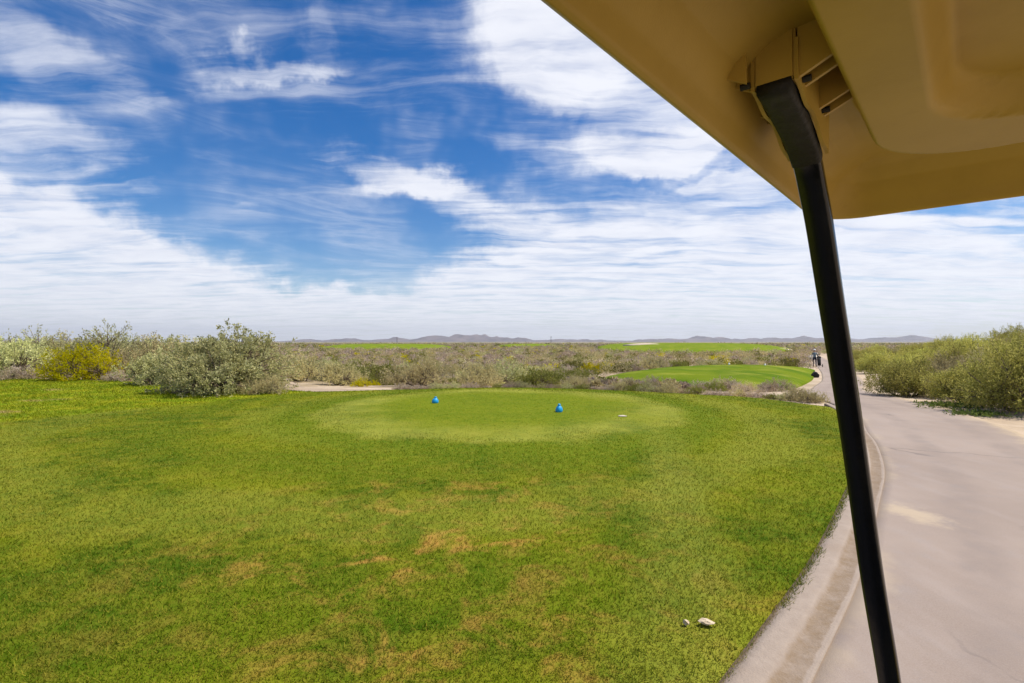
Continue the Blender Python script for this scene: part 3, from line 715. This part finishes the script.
# person walking down the path, seen from behind, with a golf bag on a trolley
def person(x, y, rz):
    root = thing('person', 'person in grey top, dark trousers and pale cap standing beside the far path', 'person', (x, y, hz(x, y)), rz)
    J = {'pelvis': (0, 0, .95, .125), 'waist': (0, .02, 1.10, .12), 'chest': (0, .07, 1.30, .145), 'neckb': (0, .12, 1.47, .075), 'neck': (0, .15, 1.53, .055), 'head': (0, .18, 1.63, .088), 'crown': (0, .18, 1.71, .075),
         'sl': (-.18, .10, 1.40, .062), 'el': (-.24, .12, 1.12, .046), 'wl': (-.20, .32, .98, .032), 'sr': (.18, .10, 1.40, .062), 'er': (.26, .06, 1.12, .046), 'wr': (.30, .20, .93, .032), 'hl': (-.19, .38, .96, .03), 'hr': (.31, .27, .90, .03),
         'tl': (-.10, 0, .88, .088), 'kl': (-.11, .06, .50, .062), 'al': (-.12, -.06, .10, .045), 'fl': (-.12, .10, .04, .04), 'tr': (.10, 0, .88, .088), 'kr': (.12, -.02, .50, .062), 'ar': (.12, -.10, .10, .045), 'fr': (.13, .06, .04, .04)}
    K = list(J); E = [('pelvis', 'waist'), ('waist', 'chest'), ('chest', 'neckb'), ('neckb', 'neck'), ('neck', 'head'), ('head', 'crown'), ('chest', 'sl'), ('sl', 'el'), ('el', 'wl'), ('wl', 'hl'), ('chest', 'sr'), ('sr', 'er'), ('er', 'wr'), ('wr', 'hr'),
                      ('pelvis', 'tl'), ('tl', 'kl'), ('kl', 'al'), ('al', 'fl'), ('pelvis', 'tr'), ('tr', 'kr'), ('kr', 'ar'), ('ar', 'fr')]
    me = bpy.data.meshes.new('body'); me.from_pydata([J[k][:3] for k in K], [(K.index(a), K.index(b)) for a, b in E], [])
    m, t = new_mat('clothed_body'); z = t.n('ShaderNodeSeparateXYZ', {0: t.n('ShaderNodeTexCoord').outputs['Object']}).outputs[2]
    cr = t.n('ShaderNodeValToRGB', {0: t.math('MULTIPLY', z, .5)}); cr.color_ramp.interpolation = 'CONSTANT'
    e = cr.color_ramp.elements; e[0].position = 0; e[0].color = (.015, .014, .014, 1); e[1].position = .04; e[1].color = (.022, .024, .035, 1)
    n1 = e.new(.50); n1.color = (.16, .20, .22, 1); n2 = e.new(.745); n2.color = (.42, .25, .17, 1)
    finish(t, cr.outputs[0], .85, .2); me.materials.append(m)
    b = link(bpy.data.objects.new('body', me), root)
    sk = b.modifiers.new('Skin', 'SKIN'); sk.use_smooth_shade = True
    for i, k in enumerate(K): me.skin_vertices[0].data[i].radius = (J[k][3], J[k][3])
    me.skin_vertices[0].data[0].use_root = True
    sb = b.modifiers.new('Sub', 'SUBSURF'); sb.levels = sb.render_levels = 2
    bm = bmesh.new(); bmesh.ops.create_uvsphere(bm, u_segments=16, v_segments=10, radius=.118, matrix=Matrix.Translation((0, .18, 1.70)))
    for v in list(bm.verts):
        if v.co.z < 1.69: bm.verts.remove(v)
    bmesh.ops.create_cone(bm, cap_ends=True, segments=16, radius1=.10, radius2=.09, depth=.015, matrix=Matrix.Translation((0, .27, 1.70)))
    bm_obj('cap', bm, M['white'], root)
def golf_bag(x, y, rz):
    root = thing('golf_bag', 'dark golf bag on a trolley beside the person on the far path', 'golf bag', (x, y, hz(x, y) + .02), rz)
    T = Matrix.Translation((0, 0, .18)) @ Matrix.Rotation(R_(-24), 4, 'X')
    bm = bmesh.new(); bmesh.ops.create_cone(bm, cap_ends=True, segments=16, radius1=.15, radius2=.17, depth=.85, matrix=T @ Matrix.Translation((0, 0, .45)))
    bmesh.ops.create_cone(bm, cap_ends=True, segments=16, radius1=.19, radius2=.19, depth=.1, matrix=T @ Matrix.Translation((0, 0, .84))); bm_obj('bag', bm, M['tyre'], root, True)
    bm = bmesh.new(); bmesh.ops.create_cube(bm, size=1, matrix=T @ Matrix.Translation((0, -.17, .36)) @ Matrix.Diagonal((.2, .1, .4, 1))); bmesh.ops.bevel(bm, geom=bm.edges[:], offset=.03, segments=2, affect='EDGES'); bm_obj('pocket', bm, M['sleeve'], root)
    for i in range(5):
        a = i * 1.3; bm = bmesh.new(); Q = T @ Matrix.Translation((math.cos(a) * .08, math.sin(a) * .08, .98)); L = .18 + .03 * i
        bmesh.ops.create_cone(bm, cap_ends=True, segments=6, radius1=.008, radius2=.008, depth=L + .2, matrix=Q)
        bmesh.ops.create_cube(bm, size=1, matrix=Q @ Matrix.Translation((.02, 0, L / 2 + .1)) @ Matrix.Diagonal((.09, .035, .05, 1))); bm_obj('club', bm, M['pole'], root)
    for s in (-1, 1):
        bm = bmesh.new(); bmesh.ops.create_cone(bm, cap_ends=True, segments=20, radius1=.15, radius2=.15, depth=.04, matrix=Matrix.Translation((s * .28, .02, .15)) @ Matrix.Rotation(R_(90), 4, 'Y')); bm_obj('wheel', bm, M['tyre'], root)
    bm = bmesh.new(); bmesh.ops.create_cube(bm, size=1, matrix=Matrix.Translation((0, .02, .15)) @ Matrix.Diagonal((.54, .03, .03, 1))); bmesh.ops.create_cube(bm, size=1, matrix=T @ Matrix.Translation((0, .19, .5)) @ Matrix.Diagonal((.04, .03, 1.2, 1))); bm_obj('trolley_frame', bm, M['bolt'], root)
person(30.5, 51.6, R_(-25)); golf_bag(30.55, 50.9, R_(-25))

# ------------------------------------------------------------------ the golf cart we look out of
CA = 41.6
cart = thing('golf_cart', 'golf cart seen from its seat: tan canopy overhead and slanting black front post', 'golf cart', (0, 0, .022), R_(-CA))
def rrect(cx, cy, hx, hy, r, n=40):
    out = []
    for qx, qy, a0 in ((1, 1, 0), (-1, 1, 90), (-1, -1, 180), (1, -1, 270)):
        for k in range(n):
            a = R_(a0 + 90 * k / (n - 1)); out.append((cx + qx * (hx - r) + math.cos(a) * r, cy + qy * (hy - r) + math.sin(a) * r))
    return np.array(out)
def sd_rr(x, y, cx, cy, hx, hy, r):
    qx = np.abs(x - cx) - hx + r; qy = np.abs(y - cy) - hy + r
    return np.hypot(np.maximum(qx, 0), np.maximum(qy, 0)) + np.minimum(np.maximum(qx, qy), 0) - r
RC = (.3255, .365, .6045, 1.115, .105)
Z0 = -.022
def under(x, y):
    d = -sd_rr(x, y, *RC)
    z = np.interp(d, [0, .006, .013, .022, .05, .085, .115, .14, 2], [1.799, 1.796, 1.799, 1.824, 1.868, 1.892, 1.902, 1.905, 1.905])
    pn = -sd_rr(x, y, .33, .23, .452, .985, .17)          # lowered ceiling panel
    z = z - .072 * sstep(-.022, .010, pn)
    rc = -sd_rr(x, y, .33, .10, .365, .955, .13)         # recess in the panel
    z = z + .05 * sstep(-.004, .024, rc)
    return z + Z0
per = resample(np.vstack([rrect(*RC), rrect(*RC)[:1]]), .012)[:-1]
cxy = np.array([.33, .365]); ks = np.r_[np.linspace(1, .70, 90), np.linspace(.70, .0, 90)[1:-1]]
V = []; n = len(per)
for k in ks[::-1]:                                       # underside from the middle out
    p = cxy + (per - cxy) * k; V.append(np.c_[p, under(p[:, 0], p[:, 1])])
for k, zt in ((1.004, 1.806), (1.007, 1.818), (1.006, 1.845), (.995, 1.872), (.97, 1.892), (.9, 1.915), (.75, 1.94), (.5, 1.957), (.25, 1.965), (.02, 1.968)):
    p = cxy + (per - cxy) * k; V.append(np.c_[p, np.full(n, zt + Z0)])
V = np.vstack(V); F = []
nr = len(V) // n
a = np.arange(n); b = (a + 1) % n
F = np.concatenate([np.stack([j * n + a, j * n + b, (j + 1) * n + b, (j + 1) * n + a], 1) for j in range(nr - 1)]).tolist()
F.append(list(range(n))[::-1]); F.append(list(range((nr - 1) * n, nr * n)))
mesh_obj('roof', V, F, M['roof'], cart, smooth=True)

def box_bm(bm, c, s, rot=None, bevel=.0):
    m = Matrix.Translation(c) @ (rot or Matrix.Identity(4)) @ Matrix.Diagonal((*s, 1))
    vs = bmesh.ops.create_cube(bm, size=1, matrix=m)['verts']
    if bevel:
        es = list({e for v in vs for e in v.link_edges}); bmesh.ops.bevel(bm, geom=es, offset=bevel, segments=2, affect='EDGES')
def sweep(name, pts, w, th, mat, parent, n=10):
    """flattened tube: wide across the cart, thin along it"""
    P = resample(catmull(pts, n), .012); T = np.gradient(P, axis=0); T /= np.linalg.norm(T, axis=1)[:, None]
    V = []; F = []; m = 16
    for p, tt, k in zip(P, T, np.linspace(0, 1, len(P))):
        side = np.array([1.0, 0, 0]); side = side - tt * (side @ tt); side /= np.linalg.norm(side); nn = np.cross(tt, side)
        ww = w(k) if callable(w) else w
        for q in range(m):
            a = 2 * math.pi * q / m; cs, sn = math.cos(a), math.sin(a)
            V.append(p + side * ww / 2 * math.copysign(abs(cs) ** .35, cs) + nn * th / 2 * math.copysign(abs(sn) ** .45, sn))
    for i in range(len(P) - 1):
        for q in range(m): F.append([i * m + q, i * m + (q + 1) % m, (i + 1) * m + (q + 1) % m, (i + 1) * m + q])
    F.append(list(range(m))[::-1]); F.append(list(range((len(P) - 1) * m, len(P) * m)))
    return mesh_obj(name, V, F, mat, parent, smooth=True)
def front_corner(sx):
    """strut, sleeve and moulded mount; sx mirrors it to the other side"""
    X = lambda l: (-l if sx > 0 else .66 + l)
    pts = [(X(.1885), .905, 1.7925), (X(.1883), .93, 1.772), (X(.187), .950, 1.745), (X(.184), .982, 1.695), (X(.178), 1.06, 1.555), (X(.1645), 1.165, 1.33), (X(.141), 1.238, 1.036), (X(.118), 1.30, .80), (X(.10), 1.345, .58)]
    pts = [(a, b, c + Z0) for a, b, c in pts]
    st = sweep('front_strut', pts, .0395, .022, M['strut'], cart)
    sl = [(X(.189), .728, 1.836), (X(.189), .78, 1.828), (X(.189), .84, 1.816), (X(.189), .885, 1.803), (X(.1885), .915, 1.786)]
    sweep('sleeve', [(a, b, c + Z0) for a, b, c in sl], .0425, .025, M['sleeve'], st)
    bm = bmesh.new()
    box_bm(bm, (X(.189), .755, 1.874 + Z0), (.050, .054, .072), None, .003)      # housing the strut plugs into
    box_bm(bm, (X(.189), .84, 1.880 + Z0), (.048, .17, .06), None, .006)
    for sgn in (-1, 1):                                                          # thin wavy side flanges
        ys = np.linspace(.73, .925, 24); zt = np.interp(ys, [.72, .85, .935], [1.89, 1.88, 1.85]) 
        zb = np.interp(ys, [.72, .80, .86, .90, .935], [1.834, 1.824, 1.812, 1.797, 1.787]) + .004 * np.sin(ys * 70)
        o = [[bm.verts.new((X(.189 + sgn * .0262) + dx, y, z + Z0)) for y, z in zip(ys, zz)] for dx in (-.0025, .0025) for zz in (zb, zt)]
        for i in range(23):
            for A, B in ((0, 1), (1, 3), (3, 2), (2, 0)): bm.faces.new((o[A][i], o[A][i + 1], o[B][i + 1], o[B][i]))
        for i in (0, 23): bm.faces.new((o[0][i], o[1][i], o[3][i], o[2][i]))
    mt = bm_obj('strut_mount', bm, M['roof'], cart)
    bmesh_recalc(mt)
    for (l0, l1, y) in ((.216, .262, .722), (.216, .262, .875), (.162, .108, .752), (.162, .108, .872)):
        bm = bmesh.new()
        for dy in (-.016, .016):                                                 # paired gusset webs with a slot between
            q = [(X(l0), y + dy, 1.838), (X(l1), y + dy, 1.862), (X(l1), y + dy, 1.905), (X(l0), y + dy, 1.905)]
            vs = [[bm.verts.new((a, b + e, c + Z0)) for a, b, c in q] for e in (-.003, .003)]
            bm.faces.new(vs[0]); bm.faces.new(vs[1][::-1])
            for i in range(4): bm.faces.new((vs[0][i], vs[0][(i + 1) % 4], vs[1][(i + 1) % 4], vs[1][i]))
        bmesh.ops.recalc_face_normals(bm, faces=bm.faces[:]); bm_obj('gusset', bm, M['roof'], mt)
        bm = bmesh.new(); lb = l0 + (.006 if l1 > l0 else -.006)
        bmesh.ops.create_cone(bm, cap_ends=True, segments=8, radius1=.0045, radius2=.0045, depth=.012, matrix=Matrix.Translation((X(lb), y, 1.842 + Z0)) @ Matrix.Rotation(R_(90), 4, 'Y')); bm_obj('bolt', bm, M['bolt'], mt)
def bmesh_recalc(o):
    bm = bmesh.new(); bm.from_mesh(o.data); bmesh.ops.recalc_face_normals(bm, faces=bm.faces[:]); bm.to_mesh(o.data); bm.free()
front_corner(1); front_corner(-1)
# body below and behind the picture: front cowl, floor, seat, rear struts and wheels
def loft(name, secs, mat):
    V = []; F = []; m = 24
    for (y, zc, hx, hz_, sx0) in secs:
        for q in range(m):
            a = 2 * math.pi * q / m; c, s = math.cos(a), math.sin(a)
            V.append((.33 + hx * math.copysign(abs(c) ** .5, c), y, zc + hz_ * math.copysign(abs(s) ** .5, s)))
    for i in range(len(secs) - 1):
        for q in range(m): F.append([i * m + q, i * m + (q + 1) % m, (i + 1) * m + (q + 1) % m, (i + 1) * m + q])
    F.append(list(range(m))[::-1]); F.append(list(range((len(secs) - 1) * m, len(secs) * m)))
    o = mesh_obj(name, V, F, mat, cart, smooth=True); bmesh_recalc(o); return o
loft('front_cowl', [(1.22, .42, .50, .20, 0), (1.34, .40, .51, .19, 0), (1.50, .34, .51, .15, 0), (1.68, .28, .49, .10, 0), (1.76, .25, .45, .07, 0)], M['roof'])
loft('floor_pan', [(-.65, .28, .50, .05, 0), (.25, .28, .52, .05, 0), (1.20, .28, .50, .05, 0)], M['tyre'])
loft('seat', [(-.30, .62, .50, .07, 0), (-.05, .63, .52, .08, 0), (.17, .61, .50, .07, 0)], M['seat'])
loft('seat_base', [(-.62, .44, .50, .12, 0), (.10, .44, .50, .12, 0)], M['roof'])
for s in (-.19, .85):
    sweep('rear_strut', [(s, -.42, 1.86), (s, -.43, 1.5), (s, -.45, .9), (s, -.50, .5)], .04, .022, M['strut'], cart)
for s in (-.16, .82):
    for y in (-.45, 1.32):
        bm = bmesh.new(); bmesh.ops.create_cone(bm, cap_ends=True, segments=28, radius1=.2, radius2=.2, depth=.17, matrix=Matrix.Translation((s, y, .2)) @ Matrix.Rotation(R_(90), 4, 'Y'))
        bmesh.ops.bevel(bm, geom=[e for e in bm.edges if len(e.link_faces) == 2 and abs(e.verts[0].co.x - e.verts[1].co.x) < .01], offset=.03, segments=3, affect='EDGES'); wh = bm_obj('wheel', bm, M['tyre'], cart)

# ------------------------------------------------------------------ haze, sky, sun, camera
SUN_AZ, SUN_EL = 88, 58
def haze():
    m, t = new_mat('haze_air')
    v = t.n('ShaderNodeVolumePrincipled', {'Color': (.90, .93, 1, 1), 'Density': HAZE, 'Anisotropy': .2})
    t.n('ShaderNodeOutputMaterial', {'Volume': v.outputs[0]})
    bm = bmesh.new(); bmesh.ops.create_cube(bm, size=1, matrix=Matrix.Translation((0, 7400, 190)) @ Matrix.Diagonal((33000, 17000, 420, 1)))
    o = bm_obj('haze', bm, m); o['kind'] = 'stuff'; tag(o, 'pale blue air that fades the distant mountains', 'haze')
HAZE = 6.5e-5
haze()

w = bpy.data.worlds.new('World'); sc.world = w; w.use_nodes = True; w.node_tree.nodes.clear(); t = NT(w.node_tree)
sky = t.n('ShaderNodeTexSky', sky_type='NISHITA', sun_disc=False, sun_elevation=R_(SUN_EL), sun_rotation=R_(SUN_AZ), altitude=300, air_density=1.0, dust_density=.6, ozone_density=2.5)
skyc = t.n('ShaderNodeHueSaturation', {'Color': sky.outputs[0], 'Hue': .508, 'Saturation': 1.50, 'Value': 1.02}).outputs[0]
dirv = t.n('ShaderNodeTexCoord').outputs['Generated']
s3 = t.n('ShaderNodeSeparateXYZ', {0: dirv})
az = t.math('ARCTAN2', s3.outputs[0], s3.outputs[1]); el = t.math('ARCSINE', s3.outputs[2])
AE = t.n('ShaderNodeCombineXYZ', {0: az, 1: el, 2: 0.0}).outputs[0]
zz = t.math('ADD', t.math('MAXIMUM', s3.outputs[2], 0.0), .07)
PL = t.n('ShaderNodeCombineXYZ', {0: t.math('DIVIDE', s3.outputs[0], zz), 1: t.math('DIVIDE', s3.outputs[1], zz), 2: 0.0}).outputs[0]
# clouds: fibrous ice cloud layer on a flat sheet high above, thickest in a few banks
wn = t.n('ShaderNodeTexNoise', {'Vector': PL, 'Scale': .9, 'Detail': 4.0, 'Roughness': .6})
warp = t.vmath('SUBTRACT', wn.outputs['Color'], (.5, .5, .5))
PLw = t.vmath('ADD', PL, t.vmath('MULTIPLY', warp, (.5, .5, 0)))
fib = t.noise(t.mapping(PLw, rot=(0, 0, R_(-16)), scale=(.55, 2.6, 1)), 1.25, 9, .62, .3)
puff = t.noise(t.mapping(PLw, rot=(0, 0, R_(10)), scale=(1.0, 1.7, 1)), 2.3, 8, .6, .25)
vein = t.noise(t.mapping(PLw, rot=(0, 0, R_(-28)), scale=(.35, 3.4, 1)), 1.7, 8, .66, .6)
wa = t.n('ShaderNodeTexNoise', {'Vector': AE, 'Scale': 6.0, 'Detail': 5.0, 'Roughness': .6})
ws = t.noise(t.mapping(AE, rot=(0, 0, R_(-9)), scale=(1.1, 8.5, 1)), 2.1, 7, .62, 1.1)
ridge_ = t.math('SUBTRACT', 1.0, t.math('ABSOLUTE', t.math('MULTIPLY_ADD', ws, 2.0, -1.0)))
wisp = t.math('MULTIPLY', t.math('POWER', ridge_, 5.0), t.step(t.noise(AE, 3.2, 4, .6), .44, .64))
AEw = t.vmath('ADD', AE, t.vmath('MULTIPLY', t.vmath('SUBTRACT', wa.outputs['Color'], (.5, .5, .5)), (.24, .17, 0)))
blobs = [  # centre and radii in pixels of a 1024-wide 90 degree view, tilt, weight
    (0, 278, 480, 128, 19, .98), (230, 325, 560, 60, 0, .70), (20, 128, 150, 40, 12, .62), (30, 45, 210, 60, 25, .46), (370, 60, 360, 74, -4, .34),
    (318, 20, 30, 58, 22, .20), (262, 62, 110, 15, -14, .30), (620, 95, 240, 85, 28, .66), (545, 25, 110, 75, 10, .42), (385, 168, 105, 32, 5, .62),
    (320, 203, 150, 17, -12, .42), (450, 200, 130, 34, 8, .5), (665, 265, 330, 112, 4, .86), (540, 328, 700, 60, 0, .62), (920, 245, 260, 50, 4, .55),
    (960, 300, 260, 50, 0, .6), (570, 152, 130, 28, 5, .42), (700, 150, 140, 34, 8, .40), (460, 285, 130, 34, -10, .40), (370, 268, 60, 16, -5, .35),
    (430, 240, 80, 48, 0, -.22), (200, 292, 300, 74, 19, .75), (690, 170, 110, 13, -3, -.35), (250, 170, 190, 52, 8, -.25), (120, 45, 100, 22, 25, -.15)]
cov = None
for (cx_, cy_, rx, ry, tilt, wt) in blobs:
    a0 = math.atan((cx_ - 512) / 512); e0 = math.atan((341 - cy_) / 512 * math.cos(a0)); k = math.cos(a0)
    d = t.vmath('SUBTRACT', AEw, (a0, e0, 0))
    d = t.n('ShaderNodeVectorRotate', {'Vector': d, 'Angle': R_(tilt)}, rotation_type='Z_AXIS').outputs[0]
    d = t.vmath('LENGTH', t.vmath('MULTIPLY', d, (512 / (rx * k), 512 / (ry * max(k, .8)), 0)))
    v = t.step(d, 1.0, .25, 0, wt)
    cov = v if cov is None else t.math('ADD', cov, v)
behind = t.step(s3.outputs[1], .25, -.2, 0, .45)
cov = t.math('MINIMUM', t.math('ADD', cov, behind), .92)
tex = t.math('ADD', t.math('ADD', t.math('MULTIPLY', t.math('SUBTRACT', fib, .5), 1.7), t.math('MULTIPLY', t.math('SUBTRACT', puff, .5), 1.0)), t.math('MULTIPLY', t.math('SUBTRACT', vein, .5), 1.4))
dens = t.step(t.math('ADD', cov, tex), .05, 1.02)
dens = t.math('MULTIPLY', dens, t.step(cov, -.05, .25))
dens = t.math('MULTIPLY', dens, t.step(cov, .15, .85, .42, 1.0))
dens = t.math('ADD', dens, t.math('MULTIPLY', t.math('MULTIPLY', wisp, .33), t.math('SUBTRACT', 1.0, dens)))
low_w = t.step(el, .13, 0.0, 0, .5)
dens = t.math('MAXIMUM', dens, low_w)
cc = t.mix(t.step(t.math('ADD', puff, t.math('MULTIPLY', fib, .4)), .5, .9), (7.0, 7.2, 8.0), (8.15, 8.25, 8.75))
ccol = t.mix(t.math('MULTIPLY', dens, .93), skyc, cc)
bg = t.n('ShaderNodeBackground', {'Color': ccol, 'Strength': .10})
t.n('ShaderNodeOutputWorld', {'Surface': bg.outputs[0]})

sd = Vector((math.cos(R_(SUN_EL)) * math.sin(R_(SUN_AZ)), math.cos(R_(SUN_EL)) * math.cos(R_(SUN_AZ)), math.sin(R_(SUN_EL))))
L = bpy.data.lights.new('sun', 'SUN'); L.energy = 5.0; L.angle = R_(.5); L.color = (1, .95, .85)
so = bpy.data.objects.new('sun', L); link(so); so.rotation_euler = sd.to_track_quat('Z', 'Y').to_euler(); so.location = (30, 0, 60)

cam = bpy.data.cameras.new('camera'); cam.sensor_width = 36; cam.lens = 18; cam.clip_start = .05; cam.clip_end = 60000
co = bpy.data.objects.new('camera', cam); link(co); co.location = (0, 0, 1.5); co.rotation_euler = (R_(90), 0, 0)
sc.camera = co
sc.view_settings.view_transform = 'Standard'; sc.view_settings.look = 'None'; sc.view_settings.exposure = .28; sc.view_settings.gamma = 1
sc.cycles.max_bounces = 6; sc.cycles.volume_bounces = 0; sc.cycles.transparent_max_bounces = 4
